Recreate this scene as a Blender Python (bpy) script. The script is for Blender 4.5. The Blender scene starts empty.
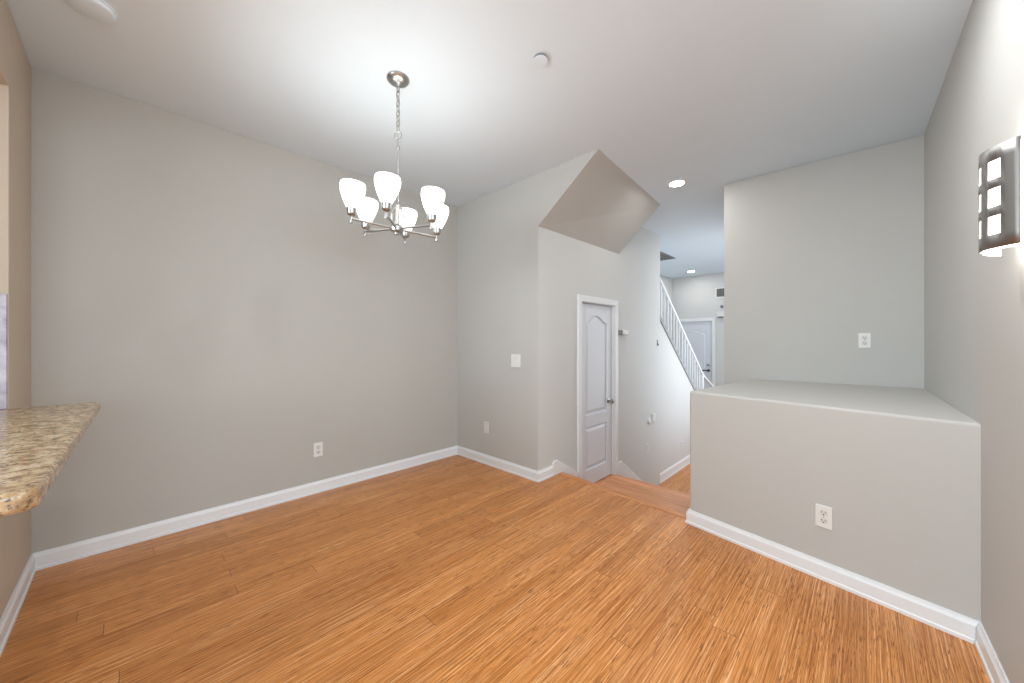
import bpy, bmesh, math, random
from mathutils import Vector, Matrix
random.seed(7)
SC = bpy.context.scene
COL = SC.collection
R = math.radians
PI = math.pi

# ------------------------------------------------------------------ camera, world, light, exposure
cam_d = bpy.data.cameras.new('camera')
cam_d.sensor_width = 36.0
cam_d.lens = 36.0 * 367.0 / 1024.0
cam_d.clip_start = 0.02
cam = bpy.data.objects.new('camera', cam_d)
cam.location = (0.0, 0.0, 1.247)
cam.rotation_euler = (R(90), 0, R(44.0 - 90.0))
COL.objects.link(cam)
SC.camera = cam

SC.view_settings.view_transform = 'Standard'
SC.view_settings.look = 'None'
SC.view_settings.gamma = 1.0
SC.view_settings.use_curve_mapping = False
SC.view_settings.exposure = 0.05

world = bpy.data.worlds.new('world')
SC.world = world
world.use_nodes = True
bg = world.node_tree.nodes['Background']
bg.inputs['Color'].default_value = (0.75, 0.86, 1.0, 1)
bg.inputs['Strength'].default_value = 1.0

CHAND_W = 1.35       # each bulb of the chandelier (point, W)
SHADE_E = 2.8       # glow of the frosted shades
CAN_E = 150.0        # recessed lamp lens
SCONCE_E = 6.0


def area(name, loc, rot, sx, sy, watts, color):
    d = bpy.data.lights.new(name, 'AREA')
    d.shape = 'RECTANGLE'
    d.size, d.size_y = sx, sy
    d.energy = watts
    d.color = color
    o = bpy.data.objects.new(name, d)
    o.location, o.rotation_euler = loc, rot
    COL.objects.link(o)
    return o


# added daylight fill: unseen lights behind the camera, in kitchen and lower hall
area('living_daylight_fill', (-0.8, -4.75, 1.35), (R(90), 0, 0), 3.6, 2.1, 158, (0.80, 0.93, 1.0))
area('kitchen_daylight_fill', (-3.15, 1.2, 1.5), (0, R(-90), 0), 1.5, 2.4, 125, (0.80, 0.93, 1.0))
area('hall_daylight_fill', (6.6, 0.78, 0.9), (R(90), 0, 0), 2.4, 1.8, 30, (0.91, 0.96, 1.0))




def fill_disc(loc, watts):      # unseen fill lights, added under the ceiling to brighten the room
    d = bpy.data.lights.new('ceiling_fill', 'AREA')
    d.shape = 'DISK'
    d.size = 0.13
    d.energy = watts
    d.color = (0.95, 0.985, 1.0)
    o = bpy.data.objects.new('ceiling_fill', d)
    o.location = loc
    COL.objects.link(o)


for lx, ly, lw in ((0.95, 0.35, 5), (1.92, 0.20, 16), (0.1, 1.2, 7), (0.2, -1.6, 12), (5.9, 1.2, 13)):
    fill_disc((lx, ly, 2.735), lw)


# ------------------------------------------------------------------ materials
class NT:
    def __init__(self, name):
        self.m = bpy.data.materials.new(name)
        self.m.use_nodes = True
        self.t = self.m.node_tree
        self.bsdf = self.t.nodes['Principled BSDF']

    def n(self, kind, **kw):
        nd = self.t.nodes.new(kind)
        for k, v in kw.items():
            setattr(nd, k, v)
        return nd

    def link(self, a, b):
        self.t.links.new(a, b)

    def val(self, sock, v):
        if isinstance(v, (int, float, tuple, list)):
            sock.default_value = v
        else:
            self.link(v, sock)

    def math(self, op, a, b=None, c=None):
        nd = self.n('ShaderNodeMath', operation=op)
        self.val(nd.inputs[0], a)
        if b is not None:
            self.val(nd.inputs[1], b)
        if c is not None:
            self.val(nd.inputs[2], c)
        return nd.outputs[0]

    def mix(self, f, a, b, mode='MIX'):
        nd = self.n('ShaderNodeMix', data_type='RGBA', blend_type=mode)
        self.val(nd.inputs['Factor'], f)
        self.val(nd.inputs['A'], a)
        self.val(nd.inputs['B'], b)
        return nd.outputs['Result']

    def ramp(self, f, stops, interp='LINEAR'):
        nd = self.n('ShaderNodeValToRGB')
        nd.color_ramp.interpolation = interp
        els = nd.color_ramp.elements
        while len(els) > 1:
            els.remove(els[-1])
        els[0].position, els[0].color = stops[0]
        for p, c in stops[1:]:
            e = els.new(p)
            e.color = c
        self.val(nd.inputs['Fac'], f)
        return nd.outputs['Color']

    def noise(self, vec, scale, detail=2, rough=0.5):
        nd = self.n('ShaderNodeTexNoise')
        self.val(nd.inputs['Vector'], vec)
        nd.inputs['Scale'].default_value = scale
        nd.inputs['Detail'].default_value = detail
        nd.inputs['Roughness'].default_value = rough
        return nd.outputs['Fac']

    def bump(self, h, strength, dist=0.002):
        nd = self.n('ShaderNodeBump')
        nd.inputs['Strength'].default_value = strength
        nd.inputs['Distance'].default_value = dist
        self.val(nd.inputs['Height'], h)
        self.link(nd.outputs['Normal'], self.bsdf.inputs['Normal'])


def rgb(r, g, b):
    f = lambda c: ((c / 255 + 0.055) / 1.055) ** 2.4 if c > 10 else c / 255 / 12.92
    return (f(r), f(g), f(b), 1.0)


def paint(name, col, rough=0.6, bump=0.12, spec=0.3):
    k = NT(name)
    tc = k.n('ShaderNodeTexCoord')
    n1 = k.noise(tc.outputs['Object'], 2.2, 3)
    n2 = k.noise(tc.outputs['Object'], 160, 2)
    dark = tuple(c * 0.965 for c in col[:3]) + (1,)
    k.val(k.bsdf.inputs['Base Color'], k.mix(n1, dark, col))
    k.bsdf.inputs['Roughness'].default_value = rough
    k.bsdf.inputs['Specular IOR Level'].default_value = spec
    if bump:
        k.bump(n2, bump, 0.001)
    return k.m


def plain(name, col, rough=0.4, metal=0.0, spec=0.5):
    k = NT(name)
    tc = k.n('ShaderNodeTexCoord')
    n = k.noise(tc.outputs['Object'], 40, 2)
    dark = tuple(c * 0.94 for c in col[:3]) + (1,)
    k.val(k.bsdf.inputs['Base Color'], k.mix(n, dark, col))
    k.bsdf.inputs['Roughness'].default_value = rough
    k.bsdf.inputs['Metallic'].default_value = metal
    k.bsdf.inputs['Specular IOR Level'].default_value = spec
    return k.m


def glow(name, col, strength, base=(0.9, 0.9, 0.88, 1)):
    k = NT(name)
    k.bsdf.inputs['Base Color'].default_value = base
    k.bsdf.inputs['Roughness'].default_value = 0.35
    k.bsdf.inputs['Emission Color'].default_value = col
    k.bsdf.inputs['Emission Strength'].default_value = strength
    return k.m


def bamboo(name='strand_woven_bamboo', across=False, tint=(1, 1, 1, 1), calm=1.0):
    k = NT(name)
    tc = k.n('ShaderNodeTexCoord')
    sp = k.n('ShaderNodeSeparateXYZ')
    k.link(tc.outputs['Object'], sp.inputs[0])
    X, Y = (sp.outputs[1], sp.outputs[0]) if across else (sp.outputs[0], sp.outputs[1])
    W, L = 0.097, 1.83
    row = k.math('FLOOR', k.math('DIVIDE', Y, W))
    wn = k.n('ShaderNodeTexWhiteNoise', noise_dimensions='1D')
    k.val(wn.inputs['W'], row)
    xs = k.math('ADD', k.math('DIVIDE', X, L), k.math('MULTIPLY', wn.outputs['Value'], 7.3))
    col_i = k.math('FLOOR', xs)
    cb = k.n('ShaderNodeCombineXYZ')
    k.val(cb.inputs[0], row)
    k.val(cb.inputs[1], col_i)
    wp = k.n('ShaderNodeTexWhiteNoise', noise_dimensions='2D')
    k.link(cb.outputs[0], wp.inputs['Vector'])
    pr = wp.outputs['Value']
    # per-plank shift so that the strands break at every seam
    sh = k.n('ShaderNodeCombineXYZ')
    k.val(sh.inputs[0], k.math('ADD', X, k.math('MULTIPLY', pr, 31.0)))
    k.val(sh.inputs[1], k.math('ADD', Y, k.math('MULTIPLY', pr, 17.0)))

    def stretched(sx, sy, detail, rough=0.55):
        mp = k.n('ShaderNodeMapping')
        k.link(sh.outputs[0], mp.inputs['Vector'])
        mp.inputs['Scale'].default_value = (sx, sy, 1)
        return k.noise(mp.outputs['Vector'], 1.0, detail, rough)
    broad = stretched(0.9, 24, 2)
    strand = stretched(1.9, 150, 4, 0.62)
    fine = stretched(6.0, 430, 2, 0.6)
    dash = stretched(15.0, 250, 2, 0.5)
    patch = stretched(2.2, 16, 2)
    c = k.ramp(strand, [(0.30, rgb(150, 82, 22)), (0.44, rgb(195, 122, 51)),
                        (0.55, rgb(215, 147, 84)), (0.70, rgb(240, 190, 142))])
    c = k.mix(k.math('MULTIPLY', k.math('SUBTRACT', broad, 0.34), 0.8), c, rgb(224, 156, 96))
    tone = k.ramp(pr, [(0.0, (0.86, 0.82, 0.77, 1)), (0.5, (0.97, 0.95, 0.92, 1)), (1.0, (1.07, 1.08, 1.11, 1))])
    c = k.mix(1.0, c, tone, 'MULTIPLY')
    f2 = k.ramp(fine, [(0.36, (0.64, 0.55, 0.45, 1)), (0.5, (1, 1, 1, 1)), (0.66, (1.18, 1.2, 1.24, 1))])
    c = k.mix(0.8 * calm, c, f2, 'MULTIPLY')
    gate = k.ramp(patch, [(0.40, (0.2, 0.2, 0.2, 1)), (0.60, (1, 1, 1, 1))])
    d2 = k.ramp(dash, [(0.55, (0, 0, 0, 1)), (0.63, (0.78, 0.78, 0.78, 1))])
    c = k.mix(k.math('MULTIPLY', k.math('MULTIPLY', d2, gate), calm), c, rgb(118, 58, 18))
    c = k.mix(1.0, c, tint, 'MULTIPLY')
    # seams
    fy = k.math('FRACT', k.math('DIVIDE', Y, W))
    ey = k.math('ABSOLUTE', k.math('SUBTRACT', fy, 0.5))
    sy_ = k.math('GREATER_THAN', ey, 0.489)
    fx = k.math('FRACT', xs)
    ex = k.math('ABSOLUTE', k.math('SUBTRACT', fx, 0.5))
    sx_ = k.math('GREATER_THAN', ex, 0.49925)
    seam = k.math('MAXIMUM', k.math('MULTIPLY', sy_, 0.42), k.math('MULTIPLY', sx_, 0.72))
    c = k.mix(seam, c, rgb(92, 48, 20))
    k.val(k.bsdf.inputs['Base Color'], c)
    k.val(k.bsdf.inputs['Roughness'], k.math('ADD', k.math('MULTIPLY', strand, 0.16), 0.25))
    k.bsdf.inputs['Specular IOR Level'].default_value = 0.42
    k.bump(k.math('SUBTRACT', fine, k.math('MULTIPLY', seam, 1.2)), 0.10, 0.001)
    return k.m


def granite():
    k = NT('speckled_granite')
    tc = k.n('ShaderNodeTexCoord')
    mp = k.n('ShaderNodeMapping')
    k.link(tc.outputs['Object'], mp.inputs['Vector'])
    mp.inputs['Scale'].default_value = (1.0, 1.0, 1.0)
    v = mp.outputs['Vector']
    n1 = k.noise(v, 34, 5, 0.65)
    c = k.ramp(n1, [(0.30, rgb(96, 68, 46)), (0.42, rgb(160, 128, 92)), (0.54, rgb(188, 162, 126)), (0.70, rgb(216, 198, 170))])
    n2 = k.noise(v, 95, 3, 0.6)
    c = k.mix(k.ramp(n2, [(0.55, (0, 0, 0, 1)), (0.63, (0.85, 0.85, 0.85, 1))]), c, rgb(100, 78, 62))
    vo = k.n('ShaderNodeTexVoronoi')
    k.link(v, vo.inputs['Vector'])
    vo.inputs['Scale'].default_value = 62
    spots = k.ramp(vo.outputs['Distance'], [(0.20, (1, 1, 1, 1)), (0.30, (0, 0, 0, 1))])
    gate = k.ramp(k.noise(v, 22, 2), [(0.53, (0, 0, 0, 1)), (0.60, (1, 1, 1, 1))])
    c = k.mix(k.math('MULTIPLY', spots, gate), c, rgb(62, 46, 52))
    k.val(k.bsdf.inputs['Base Color'], c)
    k.bsdf.inputs['Roughness'].default_value = 0.22
    return k.m


def marble():
    k = NT('pale_marble')
    tc = k.n('ShaderNodeTexCoord')
    n = k.noise(tc.outputs['Object'], 9, 6, 0.6)
    k.val(k.bsdf.inputs['Base Color'], k.ramp(n, [(0.40, rgb(138, 126, 138)), (0.5, rgb(172, 160, 172)), (0.62, rgb(192, 184, 192))]))
    k.bsdf.inputs['Roughness'].default_value = 0.25
    return k.m


def brushed(name, col, rough=0.3):
    k = NT(name)
    tc = k.n('ShaderNodeTexCoord')
    mp = k.n('ShaderNodeMapping')
    k.link(tc.outputs['Object'], mp.inputs['Vector'])
    mp.inputs['Scale'].default_value = (400, 400, 6)
    n = k.noise(mp.outputs['Vector'], 1.0, 2)
    k.bsdf.inputs['Base Color'].default_value = col
    k.bsdf.inputs['Metallic'].default_value = 1.0
    k.val(k.bsdf.inputs['Roughness'], k.math('ADD', k.math('MULTIPLY', n, 0.12), rough - 0.06))
    return k.m


M_WALL = paint('greige_wall_paint', rgb(194, 192, 188))
M_LONG = paint('warm_greige_wall_paint', rgb(188, 185, 179))
M_TAN = paint('tan_wall_paint', rgb(200, 184, 166))
M_HALL = paint('pale_hall_paint', rgb(211, 211, 209))
M_CEIL = paint('white_ceiling_paint', rgb(224, 235, 244), 0.8, 0.2, 0.1)
M_TRIM = plain('white_trim_enamel', rgb(236, 238, 240), 0.35)
M_DOOR = plain('white_door_enamel', rgb(223, 227, 234), 0.4)
M_FLOOR = bamboo()
M_NOSE = bamboo('bamboo_nosing', True, (0.98, 0.96, 1.05, 1), 0.4)
M_LAND_LIT = bamboo('bamboo_landing_lit', True, (1.25, 1.32, 2.0, 1), 0.3)  # tint puts the cool hall light into the landing's colour: paler, pinker
M_GRAN = granite()
M_MARB = marble()
M_NICK = brushed('brushed_nickel', (0.44, 0.435, 0.425, 1), 0.30)
M_STEEL = brushed('dark_brushed_nickel', (0.30, 0.29, 0.28, 1), 0.5)
M_PLATE = plain('white_plastic', rgb(232, 231, 228), 0.35)
M_CREAM = plain('offwhite_plastic', rgb(222, 219, 214), 0.4)
M_SLOT = plain('dark_slot', rgb(50, 46, 44), 0.6)
M_GREY = plain('grey_plastic', rgb(128, 128, 128), 0.5)
M_SHOE = plain('shaded_shoe_grey', rgb(158, 158, 158), 0.5)  # grey puts the shade below the balusters into the shoe rail's colour
M_DARK = plain('dark_bronze', rgb(52, 50, 50), 0.35, 0.6)
M_VOID = plain('vent_dark_grey', rgb(84, 82, 80), 0.7)
M_GRILL = plain('grey_grille', rgb(134, 133, 134), 0.6)
M_SHADE = glow('frosted_white_shade', (0.98, 0.985, 0.95, 1), SHADE_E)
M_CANL = glow('recessed_lamp_lens', (1.0, 0.98, 0.95, 1), CAN_E)
M_DIFF = glow('frosted_diffuser', (1.0, 0.97, 0.92, 1), SCONCE_E)
M_GLASS = plain('frosted_rim_glass', rgb(236, 234, 228), 0.3)


# ------------------------------------------------------------------ mesh helpers
class MB:
    def __init__(self):
        self.bm = bmesh.new()

    def hexa(self, c8):
        v = [self.bm.verts.new(p) for p in c8]
        for f in ((3, 2, 1, 0), (4, 5, 6, 7), (0, 1, 5, 4), (1, 2, 6, 5), (2, 3, 7, 6), (3, 0, 4, 7)):
            self.bm.faces.new([v[i] for i in f])
        return self

    def box(self, x0, x1, y0, y1, z0, z1):
        return self.hexa([(x0, y0, z0), (x1, y0, z0), (x1, y1, z0), (x0, y1, z0),
                          (x0, y0, z1), (x1, y0, z1), (x1, y1, z1), (x0, y1, z1)])

    def prism(self, poly, a, b, axis='z'):
        """poly of 2-D points swept from a to b along an axis; for 'y' the points are (x,z), for 'x' (y,z)."""
        def p3(p, t):
            return {'z': (p[0], p[1], t), 'y': (p[0], t, p[1]), 'x': (t, p[0], p[1])}[axis]
        lo = [self.bm.verts.new(p3(p, a)) for p in poly]
        hi = [self.bm.verts.new(p3(p, b)) for p in poly]
        n = len(poly)
        self.bm.faces.new(lo[::-1])
        self.bm.faces.new(hi)
        for i in range(n):
            j = (i + 1) % n
            self.bm.faces.new((lo[i], lo[j], hi[j], hi[i]))
        return self

    def lathe(self, prof, c=(0, 0, 0), seg=24, axis=(0, 0, 1), cap=True):
        """prof = [(radius, height)...] about an axis through c."""
        ax = Vector(axis).normalized()
        q = Vector((0, 0, 1)).rotation_difference(ax)
        c = Vector(c)
        rings = []
        for r, h in prof:
            if r < 1e-6:
                rings.append([self.bm.verts.new(c + q @ Vector((0, 0, h)))])
            else:
                rings.append([self.bm.verts.new(c + q @ Vector((r * math.cos(2 * PI * i / seg), r * math.sin(2 * PI * i / seg), h)))
                              for i in range(seg)])
        for a, b in zip(rings, rings[1:]):
            for i in range(seg):
                j = (i + 1) % seg
                if len(a) == 1 and len(b) == 1:
                    continue
                if len(a) == 1:
                    self.bm.faces.new((a[0], b[j], b[i]))
                elif len(b) == 1:
                    self.bm.faces.new((a[i], a[j], b[0]))
                else:
                    self.bm.faces.new((a[i], a[j], b[j], b[i]))
        if cap:
            if len(rings[0]) > 1:
                self.bm.faces.new(rings[0][::-1])
            if len(rings[-1]) > 1:
                self.bm.faces.new(rings[-1])
        return self

    def tube(self, pts, r, seg=10, closed=False):
        pts = [Vector(p) for p in pts]
        n = len(pts)
        rings = []
        for i, p in enumerate(pts):
            if closed:
                t = pts[(i + 1) % n] - pts[i - 1]
            else:
                t = pts[min(i + 1, n - 1)] - pts[max(i - 1, 0)]
            t.normalize()
            up = Vector((0, 0, 1)) if abs(t.z) < 0.95 else Vector((1, 0, 0))
            if closed:
                up = getattr(self, '_up', up)
            s = t.cross(up).normalized()
            u = s.cross(t).normalized()
            rr = r[i] if isinstance(r, (list, tuple)) else r
            rings.append([self.bm.verts.new(p + rr * (math.cos(2 * PI * k / seg) * s + math.sin(2 * PI * k / seg) * u)) for k in range(seg)])
        rng = range(n if closed else n - 1)
        for i in rng:
            a, b = rings[i], rings[(i + 1) % n]
            for k in range(seg):
                l = (k + 1) % seg
                self.bm.faces.new((a[k], a[l], b[l], b[k]))
        if not closed:
            self.bm.faces.new(rings[0][::-1])
            self.bm.faces.new(rings[-1])
        return self

    def build(self, name, mat, parent=None, bevel=0.0, seg=2, smooth=False):
        bmesh.ops.recalc_face_normals(self.bm, faces=self.bm.faces[:])
        me = bpy.data.meshes.new(name)
        self.bm.to_mesh(me)
        self.bm.free()
        me.materials.append(mat)
        if smooth:
            for p in me.polygons:
                p.use_smooth = True
            me.set_sharp_from_angle(angle=R(42))
        o = bpy.data.objects.new(name, me)
        COL.objects.link(o)
        if parent:
            o.parent = parent
        if bevel:
            b = o.modifiers.new('bevel', 'BEVEL')
            b.width, b.segments, b.limit_method, b.angle_limit = bevel, seg, 'ANGLE', R(40)
        return o


def tag(o, label, cat, group=None):
    o['label'] = label
    o['category'] = cat
    if group:
        o['group'] = group
    return o


def thing(name, label, cat, loc=(0, 0, 0), rz=0.0, group=None):
    o = bpy.data.objects.new(name, None)
    o.empty_display_size = 0.05
    o.location = loc
    o.rotation_euler = (0, 0, rz)
    COL.objects.link(o)
    return tag(o, label, cat, group)


def struct(o, label=None):
    o['kind'] = 'structure'
    if label:
        o['label'] = label
    return o


# ------------------------------------------------------------------ the place, in metres
H = 2.74            # ceiling
ZL = -0.30          # landing by the closet door
ZH = -0.77          # lower hall
YA = 3.265          # long left-hand wall
XB = 2.512          # end wall with the light switch
YF = 2.104          # closet-door wall
XW = -0.38          # kitchen side wall
LEDGE = 0.908
XF_END = 5.2        # end of the full-height closet wall
XH = 8.89           # entry wall


def dy(x):          # face of the right-hand wall (a hair out of square)
    return -(0.30 + (3.97 - x) * 0.0252)


# --- floors
struct(MB().prism([(-3.1, -4.7), (1.6, -4.7), (1.6, -1.0), (2.70, -1.0), (2.742, 0.6), (2.845, YF + 0.02), (2.845, YA + 0.1), (-3.1, YA + 0.1)], -0.04, 0.0)
       .build('floor', M_FLOOR, bevel=0.006), 'upper bamboo plank floor')
ns = MB()
ns.prism([(2.672, 0.5), (2.745, 0.5), (2.855, YF + 0.02), (2.782, YF + 0.02)], -0.030, 0.0035)
struct(ns.build('trim_8', M_NOSE, None, 0.006, 3), 'nosing board along the step edge')
st = MB()
st.box(2.72, 3.09, 0.5, YF + 0.05, -0.19, -0.15)
st.build('tread', M_FLOOR, None, 0.006)
tr = bpy.data.objects['tread']
tr.name = 'trim_1'
struct(tr, 'first step down from the bamboo floor')
struct(MB().box(2.74, 2.78, 0.5, YF + 0.05, -0.16, -0.035).box(3.05, 3.07, 0.5, YF + 0.05, -0.31, -0.18)
       .build('trim_2', M_FLOOR), 'risers of the two upper steps')
struct(MB().box(3.02, 3.93, 0.5, YF + 0.16, ZL - 0.04, ZL).build('floor_landing', M_LAND_LIT, bevel=0.006), 'landing before the closet door')
s = MB()
for i, z in enumerate((-0.457, -0.613)):
    s.box(3.90 + 0.28 * i, 4.20 + 0.28 * i, 0.5, YF + 0.05, z - 0.04, z)
s.box(3.89, 3.91, 0.5, YF + 0.05, -0.49, ZL - 0.03)
s.box(4.17, 4.19, 0.5, YF + 0.05, -0.64, -0.49)
s.box(4.45, 4.47, 0.5, YF + 0.05, ZH, -0.64)
struct(s.build('trim_3', M_FLOOR, bevel=0.005), 'lower steps down to the hall')
struct(MB().box(4.40, XH + 0.15, 0.5, 3.5, ZH - 0.05, ZH).build('floor_hall', M_FLOOR), 'lower hall floor')

# --- ceiling
struct(MB().box(-3.1, XH + 0.15, -4.8, 3.5, H, H + 0.1).build('ceiling', M_CEIL), 'flat white ceiling')

# --- walls
struct(MB().box(-3.1, XB + 0.12, YA, YA + 0.12, -0.04, H).build('wall_back', M_LONG), 'long blank greige wall')
# end wall: cut on the slope where the sloped soffit meets it
we = MB().prism([(YF, ZH), (YF, 2.274), (1.495, H), (YA, H), (YA, ZH)], XB, XB + 0.06, 'x')
for v in we.bm.verts:
    if v.co.x > XB + 0.03 and abs(v.co.y - YF) < 1e-4:
        v.co.y += 0.06
struct(we.build('wall_end', M_WALL), 'greige end wall with sloped top edge')
# soffit under the upper stair
sf = MB()
va = [sf.bm.verts.new(p) for p in ((XB + 0.002, YF + 0.01, 2.2655), (XB + 0.002, 1.496, H), (XB + 0.002, YF + 0.01, H))]
vb = [sf.bm.verts.new(p) for p in ((4.0, YF + 0.01, 2.270), (4.0, 1.615, H), (4.0, YF + 0.01, H))]
sf.bm.faces.new(va)
sf.bm.faces.new(vb[::-1])
for i in range(3):
    sf.bm.faces.new((va[i], vb[i], vb[(i + 1) % 3], va[(i + 1) % 3]))
struct(sf.build('trim_4', M_WALL), 'sloped soffit box under ceiling')
# closet wall with the door opening
DX0, DX1, DZT = 3.196, 3.885, 1.655
w = MB()
w.prism([(XB, YF), (DX0, YF), (DX0, YF + 0.12), (XB + 0.12, YF + 0.12)], ZH, 2.2745)
w.box(XB + 0.10, DX0, YF, YF + 0.12, 2.2745, H)
w.box(DX1, XF_END, YF, YF + 0.12, ZH, H)
w.box(DX0, DX1, YF, YF + 0.12, DZT, H)
struct(w.build('wall_closet', M_HALL), 'closet door wall beside steps')
# knee wall below the stair railing
kz = lambda x: 1.565 - 0.785 * (x - XF_END)
struct(MB().prism([(XF_END, ZH), (8.18, ZH), (8.18, kz(8.18)), (XF_END, kz(XF_END))], YF + 0.015, YF + 0.11, 'y')
       .build('wall_knee', M_HALL), 'white sloped knee wall under stair railing')
struct(MB().box(XF_END - 0.02, XH, 3.316, 3.42, ZH, H).build('wall_stair', M_HALL), 'stair side wall')
# entry wall with door opening
EY0, EY1, EZT = 2.455, 3.13, 1.70
w = MB()
w.box(XH, XH + 0.12, 0.5, EY0, ZH, H)
w.box(XH, XH + 0.12, EY1, 3.42, ZH, H)
w.box(XH, XH + 0.12, EY0, EY1, EZT, H)
struct(w.build('wall_entry', M_HALL), 'far entry wall')
# back-right wall above the ledge and its return along the hall
struct(MB().prism([(3.970, -0.36), (4.09, -0.36), (4.026, 0.972), (3.903, 0.972)], ZH, H).build('wall_alcove', M_WALL, bevel=0.006),
       'greige wall above the deep ledge')
struct(MB().box(4.03, 5.3, 0.80, 0.92, ZH, H).box(7.9, XH, 0.80, 0.92, ZH, H).box(5.3, 7.9, 0.80, 0.92, ZH, -0.1).box(5.3, 7.9, 0.80, 0.92, 1.9, H)
       .build('wall_hall', M_HALL), 'right wall of lower hall')
# right-hand wall
struct(MB().prism([(1.40, dy(1.40)), (1.40, dy(1.40) - 0.12), (4.09, dy(4.09) - 0.12), (4.09, dy(4.09))], -0.04, H)
       .build('wall_right', M_WALL), 'greige wall carrying the sconce')
# low wall with the deep ledge
struct(MB().prism([(2.661, 0.876), (2.424, dy(2.424) - 0.01), (3.975, dy(3.97) - 0.01), (3.95, 0.745)], ZH, LEDGE)
       .build('wall_low', M_WALL, bevel=0.016, seg=4), 'low greige wall with deep ledge top')
# kitchen side wall with pass-through
w = MB()
w.box(XW - 0.12, XW, 2.74, YA, 0, H)
w.box(XW - 0.12, XW, 1.30, 2.74, 0, 0.895)
w.box(XW - 0.12, XW, 1.30, 2.74, 2.38, H)
struct(w.build('wall_left', M_TAN, bevel=0.004), 'tan kitchen side wall with pass-through opening')
# kitchen and living room shell beyond the openings
k = MB()
k.box(-3.1, -3.0, -4.7, 0.0, -0.04, H).box(-3.1, -3.0, 2.4, YA, -0.04, H)
k.box(-3.1, -3.0, 0.0, 2.4, -0.04, 0.75).box(-3.1, -3.0, 0.0, 2.4, 2.25, H)
k.box(-0.86, -0.76, 2.38, YA, 0.96, H)  # unseen stub, added to keep kitchen light off the jamb
struct(k.build('wall_kitchen', M_WALL), 'kitchen wall beyond the opening, with added light-blocking stub')
k = MB()
k.box(-3.1, -2.6, -4.7, -4.6, -0.04, H).box(1.0, 1.5, -4.7, -4.6, -0.04, H)
k.box(-2.6, 1.0, -4.7, -4.6, -0.04, 0.30).box(-2.6, 1.0, -4.7, -4.6, 2.40, H)
k.box(1.40, 1.50, -4.6, dy(1.4) - 0.12, -0.04, H)
struct(k.build('wall_living', M_WALL), 'living room walls behind the camera')


# --- baseboards
def base(name, p0, p1, z=0.0, label=None, h=0.094, t=0.014, e0=0.0, e1=0.0):
    """skirting whose back lies on p0->p1; the room is on its left hand side."""
    p0, p1 = Vector(p0), Vector(p1)
    d = (p1 - p0).normalized()
    n = Vector((-d.y, d.x))
    prof = [(-0.004, 0), (t + 0.005, 0), (t + 0.005, 0.014), (t, 0.019), (t, h - 0.022), (t - 0.006, h - 0.010), (t - 0.008, h), (-0.004, h)]
    b = MB()
    lo = [b.bm.verts.new((*(p0 + n * q[0] - d * (e0 * q[0])), z + q[1])) for q in prof]
    hi = [b.bm.verts.new((*(p1 + n * q[0] + d * (e1 * q[0])), z + q[1])) for q in prof]
    b.bm.faces.new(lo)
    b.bm.faces.new(hi[::-1])
    for i in range(len(prof)):
        j = (i + 1) % len(prof)
        b.bm.faces.new((lo[i], hi[i], hi[j], lo[j]))
    return struct(b.build(name, M_TRIM), label)


base('baseboard_left', (XW, YA), (XW, 1.30), 0, 'white baseboard under granite counter', e0=-1)
base('baseboard_back', (XB, YA), (XW, YA), 0, 'white baseboard along the long wall', e0=-1, e1=-1)
base('baseboard_end', (XB, YF), (XB, YA), 0, 'white baseboard under the light switch', e0=1, e1=-1)
base('baseboard_closet', (2.72, YF), (XB, YF), 0, 'short white baseboard before the steps', e1=1)
base('baseboard_low', (2.424, dy(2.424)), (2.661, 0.876), 0, 'white baseboard of the low wall', e0=-1, e1=1)
base('baseboard_low_return', (2.661, 0.876), (2.745, 0.869), 0, 'baseboard return at the low wall corner', e0=1)
base('baseboard_right', (1.40, dy(1.40)), (2.424, dy(2.424)), 0, 'white baseboard of the sconce wall', e1=-1)
base('baseboard_knee', (8.4, YF + 0.015), (XF_END - 0.01, YF + 0.015), ZH, 'white baseboard in the lower hall', 0.135)
# raking skirts beside the closet door
y0, y1 = YF - 0.015, YF + 0.004
struct(MB().prism([(2.715, -0.03), (2.715, 0.105), (2.735, 0.130), (2.785, 0.130), (3.126, -0.075), (3.126, -0.31), (2.80, -0.16), (2.80, -0.03)], y0, y1, 'y')
       .build('trim_5', M_TRIM, bevel=0.003), 'raking skirt left of closet door')
struct(MB().prism([(3.957, ZL), (3.957, -0.225), (3.990, -0.176), (4.05, -0.176), (4.56, -0.53), (4.74, -0.655), (4.74, ZH), (4.45, ZH), (4.0, -0.47), (3.94, -0.40), (3.94, ZL)], y0, y1, 'y')
       .build('trim_6', M_TRIM, bevel=0.003), 'raking skirt right of closet door')


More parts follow.
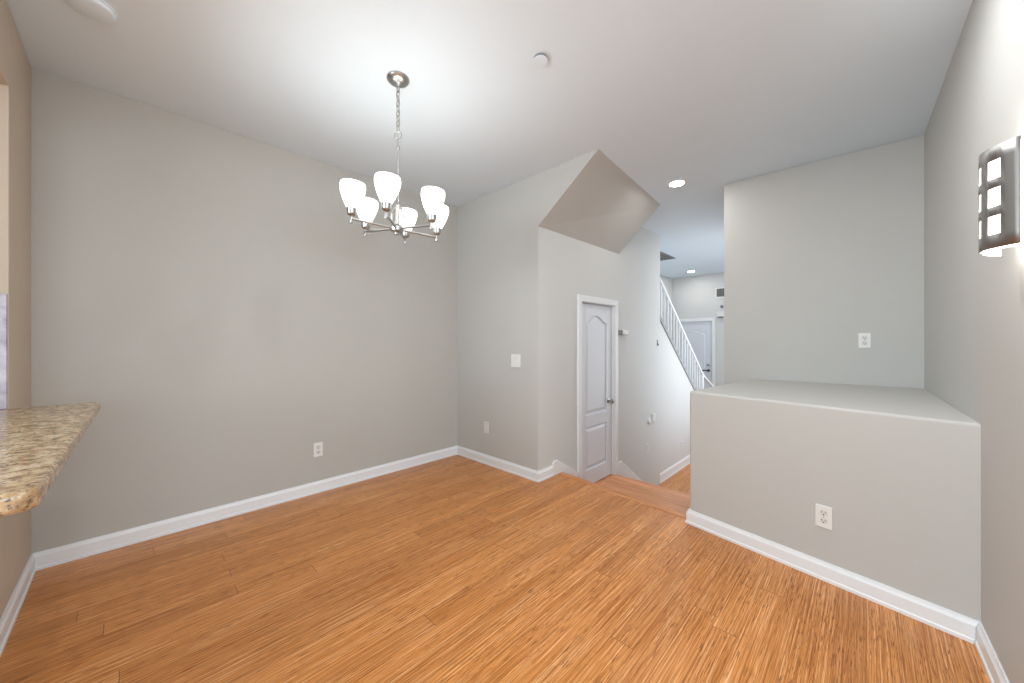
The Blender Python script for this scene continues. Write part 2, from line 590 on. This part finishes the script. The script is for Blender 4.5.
# ------------------------------------------------------------------ doors
def panel_door(name, width, zt, zb, m, up, lowp, arch):
    """a two-panel arch-top leaf: local x = width, front face at y = 0 looking to -y."""
    root = bpy.data.objects.new(name, None)
    COL.objects.link(root)
    st_, t = 0.112, 0.013
    w2 = width
    slab = MB().box(0, w2, t, 0.040, zb, zt)
    slab.box(0, st_, 0, t, zb, zt).box(w2 - st_, w2, 0, t, zb, zt)
    slab.box(st_, w2 - st_, 0, t, zb, lowp[0]).box(st_, w2 - st_, 0, t, lowp[1], up[0])
    # arched top rail
    N = 14
    xs = [st_ + (w2 - 2 * st_) * i / N for i in range(N + 1)]
    az = lambda x: up[1] + arch * (0.5 - 0.5 * math.cos(2 * PI * (x - st_) / (w2 - 2 * st_)))
    poly = [(x, az(x)) for x in xs] + [(w2 - st_, zt), (st_, zt)]
    slab.prism(poly, 0, t, 'y')
    slab.build('door_leaf', m, root, 0.004)
    g = 0.022
    for (a, b, ar) in ((lowp[0], lowp[1], 0), (up[0], up[1], arch)):
        q = MB()
        def outline(i_):
            xx = [st_ + i_ + (w2 - 2 * st_ - 2 * i_) * k / N for k in range(N + 1)]
            top = [(x, (az(x) if ar else b) - i_) for x in xx]
            return [(st_ + i_, a + i_), (w2 - st_ - i_, a + i_)] + top[::-1]
        o1, o2, o3 = outline(0.008), outline(g), outline(g + 0.022)
        r1 = [q.bm.verts.new((p[0], t + 0.002, p[1])) for p in o1]
        r2 = [q.bm.verts.new((p[0], t - 0.002, p[1])) for p in o2]
        r3 = [q.bm.verts.new((p[0], 0.003, p[1])) for p in o3]
        n = len(r1)
        for i in range(n):
            j = (i + 1) % n
            q.bm.faces.new((r1[i], r1[j], r2[j], r2[i]))
            q.bm.faces.new((r2[i], r2[j], r3[j], r3[i]))
        q.bm.faces.new(r3)
        q.build('door_panel', m, root)
    return root


def casing(x0, x1, zt, zb, cw=0.068, th=0.018):
    b = MB()
    for (a, c) in ((x0 - cw, x0 - 0.004), (x1 + 0.004, x1 + cw)):
        b.box(a, c, -th, 0.004, zb, zt + 0.004)
    b.box(x0 - cw, x1 + cw, -th - 0.001, 0.004, zt + 0.004, zt + cw)
    return b


d1 = panel_door('door_1', DX1 - DX0 - 0.03, 1.648 - ZL, 0.012, M_DOOR, (0.767, 1.752), (0.182, 0.632), 0.075)
d1.location = (DX0 + 0.012, YF + 0.022, ZL)
struct(d1, 'white two panel arched closet door')
c = casing(-0.012, DX1 - DX0 - 0.012, DZT - ZL, 0.0)
c.build('door_casing', M_TRIM, d1, 0.004).location = (0, -0.022, 0)
j = MB()
j.box(-0.012, -0.001, -0.022, 0.09, 0, DZT - ZL).box(DX1 - DX0 - 0.026, DX1 - DX0 - 0.012, -0.022, 0.09, 0, DZT - ZL)
j.box(-0.001, DX1 - DX0 - 0.026, -0.022, 0.09, 1.951, DZT - ZL)
j.build('door_jamb', M_TRIM, d1)
kn = MB()
kx, kzz = 3.835 - (DX0 + 0.012), 0.57 - ZL
kn.lathe([(0.030, 0), (0.030, 0.006), (0.012, 0.010), (0.011, 0.034), (0.022, 0.040), (0.027, 0.052), (0.026, 0.062), (0.016, 0.070), (0, 0.072)],
         (kx - 0.045, 0.0, kzz), 20, (0, -1, 0))
o = kn.build('door_knob', M_NICK, d1, smooth=True)
o['label'] = 'nickel door knob'

d2 = panel_door('door_2', EY1 - EY0 - 0.02, EZT - ZH - 0.006, 0.01, M_DOOR, (1.02, 2.20), (0.22, 0.86), 0.09)
d2.location = (XH + 0.03, EY1 - 0.01, ZH)
d2.rotation_euler = (0, 0, R(-90))
struct(d2, 'tall white entry door at the hall end')
c = casing(-0.01, EY1 - EY0 - 0.01, EZT - ZH, 0.0, 0.07)
c.build('door_casing', M_TRIM, d2, 0.004).location = (0, -0.03, 0)
lv = MB()
lv.lathe([(0.030, 0), (0.030, 0.010), (0.012, 0.012), (0.012, 0.05), (0, 0.052)], (EY1 - EY0 - 0.085, 0, 1.37), 16, (0, -1, 0))
lv.tube([(EY1 - EY0 - 0.085, -0.05, 1.37), (EY1 - EY0 - 0.15, -0.052, 1.375), (EY1 - EY0 - 0.20, -0.048, 1.37)], 0.013)
lv.build('door_handle', M_DARK, d2, smooth=True)
MB().lathe([(0.032, 0), (0.032, 0.012), (0.02, 0.02), (0, 0.022)], (EY1 - EY0 - 0.085, 0, 1.50), 16, (0, -1, 0)).build('deadbolt', M_NICK, d2, smooth=True)


# ------------------------------------------------------------------ granite counter and backsplash
CX1, CY0, CY1, CZ = -0.107, 1.20, 2.738, 0.950
b = MB()
rc = 0.03
def rounded(x0, x1, ya, yb, r):
    pts = [(x0, ya)]
    for i in range(7):
        a = -PI / 2 + (PI / 2) * i / 6
        pts.append((x1 - r + r * math.cos(a), ya + r + r * math.sin(a)))
    pts += [(x1, yb), (x0, yb)]
    return pts
pts = [(x - (0.024 * (CY1 - y) / (CY1 - CY0) if x > -0.5 else 0), y) for x, y in rounded(-0.95, CX1, CY0, CY1, rc)]
b.prism(pts, CZ - 0.043, CZ)
tag(b.build('granite_countertop', M_GRAN, None, 0.012, 4), 'speckled beige granite counter slab through the left wall opening', 'countertop')
bs = MB().box(-0.52, XW - 0.003, 2.722, 2.739, CZ + 0.001, 1.457)
tag(bs.build('backsplash_tile', M_MARB, None, 0.002), 'pale marble backsplash on the opening jamb above granite counter', 'backsplash')


# ------------------------------------------------------------------ chandelier
CHX, CHY = 1.049, 1.912
ch = thing('chandelier', 'brushed nickel chandelier with six white glass shades hanging from ceiling', 'chandelier', (CHX, CHY, 0))
MB().lathe([(0.060, 2.7395), (0.062, 2.732), (0.056, 2.722), (0.038, 2.712), (0.014, 2.706), (0.010, 2.694), (0, 2.692)], seg=32).build('canopy', M_NICK, ch, smooth=True)
# chain of links
cm = MB()
zt, zb_, nl = 2.694, 2.44, 9
pitch = (zt - zb_) / nl
for i in range(nl):
    zc = zt - pitch * (i + 0.5)
    hh, ww = pitch * 0.5 + 0.005, 0.0105
    a = (i % 2) * PI / 2 + 0.4
    ring = []
    for kk in range(14):
        t = 2 * PI * kk / 14
        px_ = ww * math.cos(t)
        ring.append((px_ * math.cos(a), px_ * math.sin(a), zc + hh * math.sin(t)))
    cm._up = Vector((-math.sin(a), math.cos(a), 0))
    cm.tube(ring, 0.0030, 6, True)
# electric cord woven along the chain
cm.tube([(0.006 * math.sin(i * 1.3), 0.006 * math.cos(i * 1.3), 2.70 - 0.29 * i / 20) for i in range(21)], 0.0018, 6)
cm.build('chain', M_NICK, ch, smooth=True)
lp = MB()
lp._up = Vector((0.719, 0.695, 0))
lp.tube([(0.021 * math.cos(2 * PI * i / 24) * 0.695, -0.021 * math.cos(2 * PI * i / 24) * 0.719, 2.418 + 0.022 * math.sin(2 * PI * i / 24)) for i in range(24)], 0.003, 8, True)
lp.lathe([(0.004, 2.33), (0.009, 2.335), (0.010, 2.350), (0.006, 2.362), (0.006, 2.375), (0.009, 2.382), (0.006, 2.394), (0, 2.396)], seg=16)
lp.build('loop', M_NICK, ch, smooth=True)
DZ = -0.018
MB().lathe([(0.006, 2.0), (0.006, 2.345)], seg=12).build('rod', M_NICK, ch, smooth=True)
hb = MB()
hb.lathe([(0, 1.868), (0.012, 1.870), (0.016, 1.882), (0.034, 1.888), (0.038, 1.898), (0.038, 1.912), (0.030, 1.920), (0.014, 1.928), (0.011, 1.96), (0.012, 2.02), (0.016, 2.035), (0.006, 2.05), (0.006, 2.055)], (0, 0, DZ), seg=24)
for q in range(4):
    a = R(20 + 90 * q)
    pts = []
    for i in range(9):
        t = i / 8
        rr = 0.010 + 0.036 * math.sin(PI * min(1, t * 0.86 + 0.02))
        pts.append((rr * math.cos(a), rr * math.sin(a), 2.04 - 0.125 * t + DZ))
    hb.tube(pts, 0.0035, 8)
hb.build('hub', M_NICK, ch, smooth=True)
RA = 0.242
for i in range(6):
    a = R(-11 + 60 * i)
    ca, sa = math.cos(a), math.sin(a)
    arm = MB()
    arm.tube([(0.030 * ca, 0.030 * sa, 1.904 + DZ), (0.12 * ca, 0.12 * sa, 1.905 + DZ), (RA * ca, RA * sa, 1.906 + DZ)], 0.0062, 10)
    arm.lathe([(0, 1.879), (0.006, 1.880), (0.009, 1.886), (0.0085, 1.892), (0.0065, 1.898), (0.0065, 1.925)], (RA * ca, RA * sa, DZ), 14)
    ao = arm.build('arm', M_NICK, ch, smooth=True)
    MB().lathe([(0.010, 1.918), (0.020, 1.924), (0.0235, 1.934), (0.0245, 1.956), (0.026, 1.960)], (RA * ca, RA * sa, DZ), 20).build('shade_cup', M_NICK, ao, smooth=True)
    prof = [(0.017, 1.958), (0.024, 1.957), (0.031, 1.970), (0.042, 1.992), (0.052, 2.016), (0.0595, 2.039), (0.0635, 2.060), (0.0640, 2.076), (0.0615, 2.090)]
    inner = [(r - 0.004, z) for r, z in prof[::-1]]
    MB().lathe(prof + inner[:-1], (RA * ca, RA * sa, DZ), 28, cap=False).build('shade', M_SHADE, ch, smooth=True)
    ld = bpy.data.lights.new('bulb_light', 'POINT')
    ld.energy = CHAND_W
    ld.color = (0.98, 0.985, 0.95)
    ld.shadow_soft_size = 0.02
    lo = bpy.data.objects.new('bulb_light', ld)
    lo.location = (RA * ca, RA * sa, 2.062 + DZ)
    lo.parent = ch
    COL.objects.link(lo)


# the fixture hangs a few degrees out of plumb below its rod
piv = Vector((0, 0, 2.02))
tilt = Matrix.Translation(piv) @ Matrix.Rotation(R(3.2), 4, Vector((math.cos(R(44)), math.sin(R(44)), 0))) @ Matrix.Translation(-piv)
for o in list(ch.children):
    if o.name.split('.')[0] in ('hub', 'arm', 'shade', 'bulb_light'):
        o.matrix_basis = tilt @ o.matrix_basis


# ------------------------------------------------------------------ wall sconce
SU = 1.862
th = math.atan2(0.0252, 1.0)
sc_ = thing('wall_sconce', 'curved metal sconce with rows of square cut-outs glowing on the right wall', 'sconce', (SU, dy(SU), 1.681), th)
HS, HW = 0.153, 0.104       # half height, half chord
D0, DB = 0.040, 0.056       # stand-off of the edges, extra depth at the middle


def arc(s, off=0.0):        # point of the shield at s in -1..1; local x along the wall, y off the wall
    return (s * HW, D0 + DB * (1 - s * s) + off)


scol = [-1, -0.9, -0.8, -0.7, -0.6, -0.5, -0.4, -0.32, -0.24, -0.16, -0.08, 0, 0.08, 0.16, 0.24, 0.32, 0.4, 0.5, 0.6, 0.7, 0.8, 0.9, 1]
holes_s = [(-0.70, -0.40), (-0.16, 0.16), (0.40, 0.70)]
hz_ = [(-0.111, -0.056), (-0.0275, 0.0275), (0.056, 0.111)]
zs = sorted({-HS, HS, *[v for h_ in hz_ for v in h_]})
sm = MB()
grid = {}
for iz, z in enumerate(zs):
    for is_, s0 in enumerate(scol):
        x, y = arc(s0)
        grid[iz, is_] = sm.bm.verts.new((x, y, z))
for iz in range(len(zs) - 1):
    for is_ in range(len(scol) - 1):
        zc, s0 = (zs[iz] + zs[iz + 1]) / 2, (scol[is_] + scol[is_ + 1]) / 2
        if any(a < zc < b_ for a, b_ in hz_) and any(a < s0 < b_ for a, b_ in holes_s):
            continue
        sm.bm.faces.new((grid[iz, is_], grid[iz, is_ + 1], grid[iz + 1, is_ + 1], grid[iz + 1, is_]))
sh_ = sm.build('shield', M_STEEL, sc_, smooth=True)
so = sh_.modifiers.new('solid', 'SOLIDIFY')
so.thickness, so.offset = 0.002, 0
# frosted diffuser behind the shield, a little taller at the bottom
N = 20
dm = MB()
outer = [(arc(-0.93 + 1.86 * i / N)[0], arc(-0.93 + 1.86 * i / N, -0.007)[1]) for i in range(N + 1)]
inner = [(x, y - 0.004) for x, y in outer[::-1]]
dm.prism(outer + inner, -HS - 0.004, HS - 0.01)
dm.build('diffuser', M_DIFF, sc_, smooth=True)
MB().box(-0.06, 0.06, -0.001, 0.016, -0.10, 0.10).build('backplate', M_NICK, sc_, 0.004)
MB().box(-0.008, 0.008, 0.014, 0.09, -0.006, 0.006).build('bracket', M_NICK, sc_)
pl = bpy.data.lights.new('sconce_light', 'POINT')
pl.energy = 3.5
pl.color = (1.0, 0.97, 0.92)
pl.shadow_soft_size = 0.02
po = bpy.data.objects.new('sconce_light', pl)
po.location = (0, 0.04, 0.03)
po.parent = sc_
COL.objects.link(po)


# ------------------------------------------------------------------ ceiling fixtures
def recessed(x, y, label):
    t = thing('recessed_light', label, 'ceiling light', (x, y, H), 0, 'recessed ceiling lights')
    MB().lathe([(0.060, 0.002), (0.064, -0.004), (0.086, -0.007), (0.092, -0.004), (0.093, 0.002)], seg=32, cap=False).build('trim_ring', M_PLATE, t, smooth=True)
    MB().lathe([(0, -0.003), (0.064, -0.003), (0.064, 0.004)], seg=32, cap=False).build('lens', M_CANL, t)
    return t


recessed(3.577, 1.288, 'glowing recessed ceiling light over the steps, nearer and larger one')
recessed(8.285, 2.69, 'small glowing recessed ceiling light far off before the entry door')
t = thing('smoke_detector', 'white round smoke detector on ceiling in upper left corner', 'smoke detector', (-0.125, 2.475, H))
MB().lathe([(0.074, 0.002), (0.074, -0.010), (0.069, -0.020), (0.058, -0.024), (0, -0.025)], seg=36).build('detector_cap', M_CEIL, t, smooth=True)
MB().lathe([(0.080, 0.002), (0.080, -0.006), (0.072, -0.008)], seg=36, cap=False).build('base_ring', M_CEIL, t, smooth=True)
t = thing('sprinkler_cover', 'small white round sprinkler cover plate flush on open ceiling', 'sprinkler', (1.494, 1.235, H))
MB().lathe([(0.038, -0.014), (0.038, -0.018), (0, -0.019)], seg=28).build('cover_plate', M_CEIL, t, smooth=True)
MB().lathe([(0.036, 0.002), (0.036, -0.0145)], seg=24, cap=False).build('cup_rim', M_GREY, t, smooth=True)


def grille(name, label, loc, rot, w_, h_, n, vertical, group=None):
    t = thing(name, label, 'vent', loc)
    t.rotation_euler = rot
    f = MB()
    m_ = 0.022
    f.box(-w_ / 2, w_ / 2, -0.010, 0.001, -h_ / 2, -h_ / 2 + m_).box(-w_ / 2, w_ / 2, -0.010, 0.001, h_ / 2 - m_, h_ / 2)
    f.box(-w_ / 2, -w_ / 2 + m_, -0.010, 0.001, -h_ / 2 + m_, h_ / 2 - m_).box(w_ / 2 - m_, w_ / 2, -0.010, 0.001, -h_ / 2 + m_, h_ / 2 - m_)
    f.build('vent_frame', M_PLATE if not name.startswith('return') else M_GRILL, t)
    MB().box(-w_ / 2 + m_, w_ / 2 - m_, -0.003, 0.001, -h_ / 2 + m_, h_ / 2 - m_).build('vent_backing', M_VOID, t)
    s_ = MB()
    for i in range(n):
        q = -0.5 + (i + 0.5) / n
        if vertical:
            c_ = q * (w_ - 2 * m_)
            s_.box(c_ - 0.005, c_ + 0.005, -0.008, -0.002, -h_ / 2 + m_, h_ / 2 - m_)
        else:
            c_ = q * (h_ - 2 * m_)
            s_.box(-w_ / 2 + m_, w_ / 2 - m_, -0.008, -0.002, c_ - 0.005, c_ + 0.005)
    s_.build('louvers', M_GRILL, t)
    return t


grille('wall_vent', 'white framed wall vent with dark louvers high right of the entry door', (XH, 2.265, 2.31), (0, 0, R(-90)), 0.23, 0.22, 7, True)
grille('return_grille', 'grey ceiling return grille above the stair railing', (6.37, 2.71, H), (R(90), 0, 0), 0.76, 0.52, 16, False)


# ------------------------------------------------------------------ outlets, switches and small wall devices
def wall_thing(name, label, cat, loc, normal_deg, group=None):
    """local -y looks out of the wall."""
    return thing(name, label, cat, loc, R(normal_deg + 90), group)


def plate(t, w_=0.071, h_=0.116, d=0.006, m=None):
    b = MB()
    b.box(-w_ / 2, w_ / 2, -d, 0.001, -h_ / 2, h_ / 2)
    return b.build('cover_plate', m or M_PLATE, t, 0.0035, 3)


def outlet(label, loc, nd, group=None):
    t = wall_thing('wall_outlet', label, 'outlet', loc, nd, group)
    plate(t)
    for s_ in (-1, 1):
        b = MB()
        zc = 0.0205 * s_
        pts = []
        for i in range(20):
            a = 2 * PI * i / 20
            pts.append((max(-0.0168, min(0.0168, 0.0185 * math.cos(a))), zc + max(-0.0145, min(0.0145, 0.0185 * math.sin(a)))))
        b.prism(pts, -0.0082, -0.004, 'y')
        r_ = b.build('receptacle', M_CREAM, t)
        q = MB()
        q.box(-0.0085, -0.0058, -0.0086, -0.0080, zc - 0.001, zc + 0.009)
        q.box(0.0058, 0.0085, -0.0086, -0.0080, zc - 0.001, zc + 0.008)
        q.lathe([(0.0034, 0), (0.0034, 0.0006)], (0, -0.0080, zc - 0.0075), 10, (0, -1, 0))
        q.build('slots', M_SLOT, r_)
    MB().lathe([(0.003, 0), (0.003, 0.001), (0, 0.0012)], (0, -0.006, 0), 10, (0, -1, 0)).build('screw', M_GREY, t)
    return t


low_ang = math.degrees(math.atan2(0.864 + 0.339, 2.659 - 2.424)) + 90      # normal of the low wall, towards the room
al_ang = math.degrees(math.atan2(0.972 + 0.298, 3.903 - 3.967)) + 90
outlet('white duplex outlet low on the long left wall', (1.07, YA, 0.353), -90)
outlet('white duplex outlet on the low ledge wall, above its baseboard', (2.522, 0.160, 0.329), low_ang)
outlet('white duplex outlet on the wall above the ledge', (3.952, 0.010, 1.255), al_ang)
t = wall_thing('blank_plate', 'white blank cover plate low on the end wall below the light switch', 'wall plate', (XB, 2.788, 0.370), 180)
plate(t, 0.070, 0.115, 0.006, M_CREAM)
for s_ in (-1, 1):
    MB().lathe([(0.003, 0), (0.003, 0.001), (0, 0.0012)], (0, -0.006, 0.042 * s_), 10, (0, -1, 0)).build('screw', M_GREY, t)
t = wall_thing('light_switch', 'white double rocker light switch on the end wall near the corner', 'light switch', (XB, 2.374, 1.068), 180)
plate(t, 0.118, 0.118, 0.007)
for s_ in (-1, 1):
    MB().prism([(-0.0075, -0.033), (-0.0125, 0.033), (-0.005, 0.033), (-0.005, -0.033)], s_ * 0.023 - 0.0165, s_ * 0.023 + 0.0165, 'x').build('rocker', M_PLATE, t, 0.001)
MB().box(-0.055, 0.055, -0.012, 0.0, -0.0635, -0.058).build('lower_rim', M_CREAM, t)

outlet('white outlet plate on closet wall below the thermostat', (4.77, YF, -0.166), -90)
outlet('white outlet plate low on the knee wall under stair railing', (6.10, YF + 0.015, -0.396), -90)
t = wall_thing('thermostat', 'small white thermostat with round dial on the closet wall', 'thermostat', (4.90, YF, 0.19), -90)
MB().box(0.0, 0.09, -0.028, 0.001, -0.03, 0.075).build('thermostat_body', M_PLATE, t, 0.006, 3)
MB().lathe([(0.042, 0), (0.042, 0.014), (0.034, 0.024), (0, 0.025)], (-0.075, 0, -0.01), 24, (0, -1, 0)).build('dial', M_PLATE, t, smooth=True)
t = wall_thing('door_chime', 'white wall chime with grey end beside closet door casing', 'door chime', (4.035, YF, 1.355), -90)
MB().box(-0.075, 0.0, -0.030, 0.001, -0.032, 0.026).build('mount', M_GREY, t, 0.004)
MB().box(-0.005, 0.10, -0.060, 0.001, -0.026, 0.030).build('chime_body', M_PLATE, t, 0.012, 3)
t = wall_thing('wall_hook', 'tiny grey wall hook near the stair railing top', 'hook', (5.10, YF, 1.225), -90)
MB().box(-0.010, 0.010, -0.006, 0.001, -0.040, 0.045).build('hook_plate', M_GREY, t, 0.003)
MB().tube([(0, -0.004, 0.0), (0, -0.014, -0.012), (0, -0.018, -0.026), (0, -0.014, -0.034)], 0.005).build('hook_prong', M_GREY, t, smooth=True)
t = wall_thing('alarm_sounder', 'white alarm box with dark lower band right of the entry door', 'alarm', (XH, 2.275, 1.83), 180)
MB().box(-0.075, 0.075, -0.045, 0.001, -0.075, 0.065).build('sounder_body', M_PLATE, t, 0.012, 3)
MB().box(-0.062, 0.062, -0.047, -0.02, -0.076, -0.040).build('sounder_band', M_GREY, t, 0.003)
t = wall_thing('motion_sensor', 'small dark sensor between wall vent and alarm box', 'sensor', (XH, 2.255, 2.005), 180)
MB().lathe([(0.034, 0), (0.034, 0.012), (0.026, 0.030), (0, 0.036)], (0, 0, 0), 18, (0, -1, 0)).build('sensor_dome', M_GREY, t, smooth=True)
MB().lathe([(0.042, -0.001), (0.042, 0.006), (0.034, 0.008)], (0, 0, 0), 18, (0, -1, 0)).build('sensor_base', M_PLATE, t, smooth=True)


# ------------------------------------------------------------------ stair railing and stair
rl = thing('stair_railing', 'white stair railing with slim balusters on the sloped knee wall', 'railing', (XF_END, YF + 0.06, 0))
sz = lambda x: kz(x) + 0.0          # top of knee wall
rz_ = lambda x: 2.225 - 0.775 * (x - XF_END)
x1 = 7.22 - XF_END
yc = 0.0
def slope_box(b, xa, xb, z_a, z_b, y0_, y1_, h_):
    b.hexa([(xa, y0_, z_a), (xb, y0_, z_b), (xb, y1_, z_b), (xa, y1_, z_a), (xa, y0_, z_a + h_), (xb, y0_, z_b + h_), (xb, y1_, z_b + h_), (xa, y1_, z_a + h_)])
    return b
slope_box(MB(), 0.005, 2.9, sz(XF_END) + 0.0, sz(XF_END + 2.9), -0.062, 0.062, 0.062).build('shoe_rail', M_SHOE, rl, 0.004)
slope_box(MB(), 0.0, x1, rz_(XF_END) - 0.02, rz_(XF_END + x1) - 0.02, -0.028, 0.028, 0.046).build('handrail', M_TRIM, rl, 0.010, 3)
for i in range(16):
    xb = 0.06 + 0.122 * i
    if xb > x1 - 0.03:
        break
    MB().box(xb - 0.010, xb + 0.010, -0.010, 0.010, sz(XF_END + xb) + 0.02, rz_(XF_END + xb) - 0.008).build('baluster', M_TRIM, rl, 0.003)
zn = rz_(XF_END + x1)
MB().box(x1 - 0.01, x1 + 0.04, -0.03, 0.03, sz(XF_END + x1) + 0.01, zn + 0.02).build('newel_post', M_TRIM, rl, 0.006)
slope_box(MB(), x1 + 0.04, x1 + 0.78, zn - 0.05, zn - 0.36, -0.024, 0.024, 0.042).build('lower_rail', M_TRIM, rl, 0.008, 3)
MB().box(x1 + 0.70, x1 + 0.78, -0.04, 0.04, sz(XF_END + x1 + 0.74) + 0.01, zn - 0.30).build('newel_post', M_TRIM, rl, 0.006)

s = MB()
rise, run = 0.1932, 0.2535
x, z, i = 8.05, ZH, 0
while x - run > XF_END - 0.4 and z < 1.6:
    z += rise
    s.box(x - run, x, YF + 0.115, 3.31, z - rise - 0.02, z)
    x -= run
struct(s.build('trim_7', M_CREAM, bevel=0.008), 'stair treads behind the knee wall')
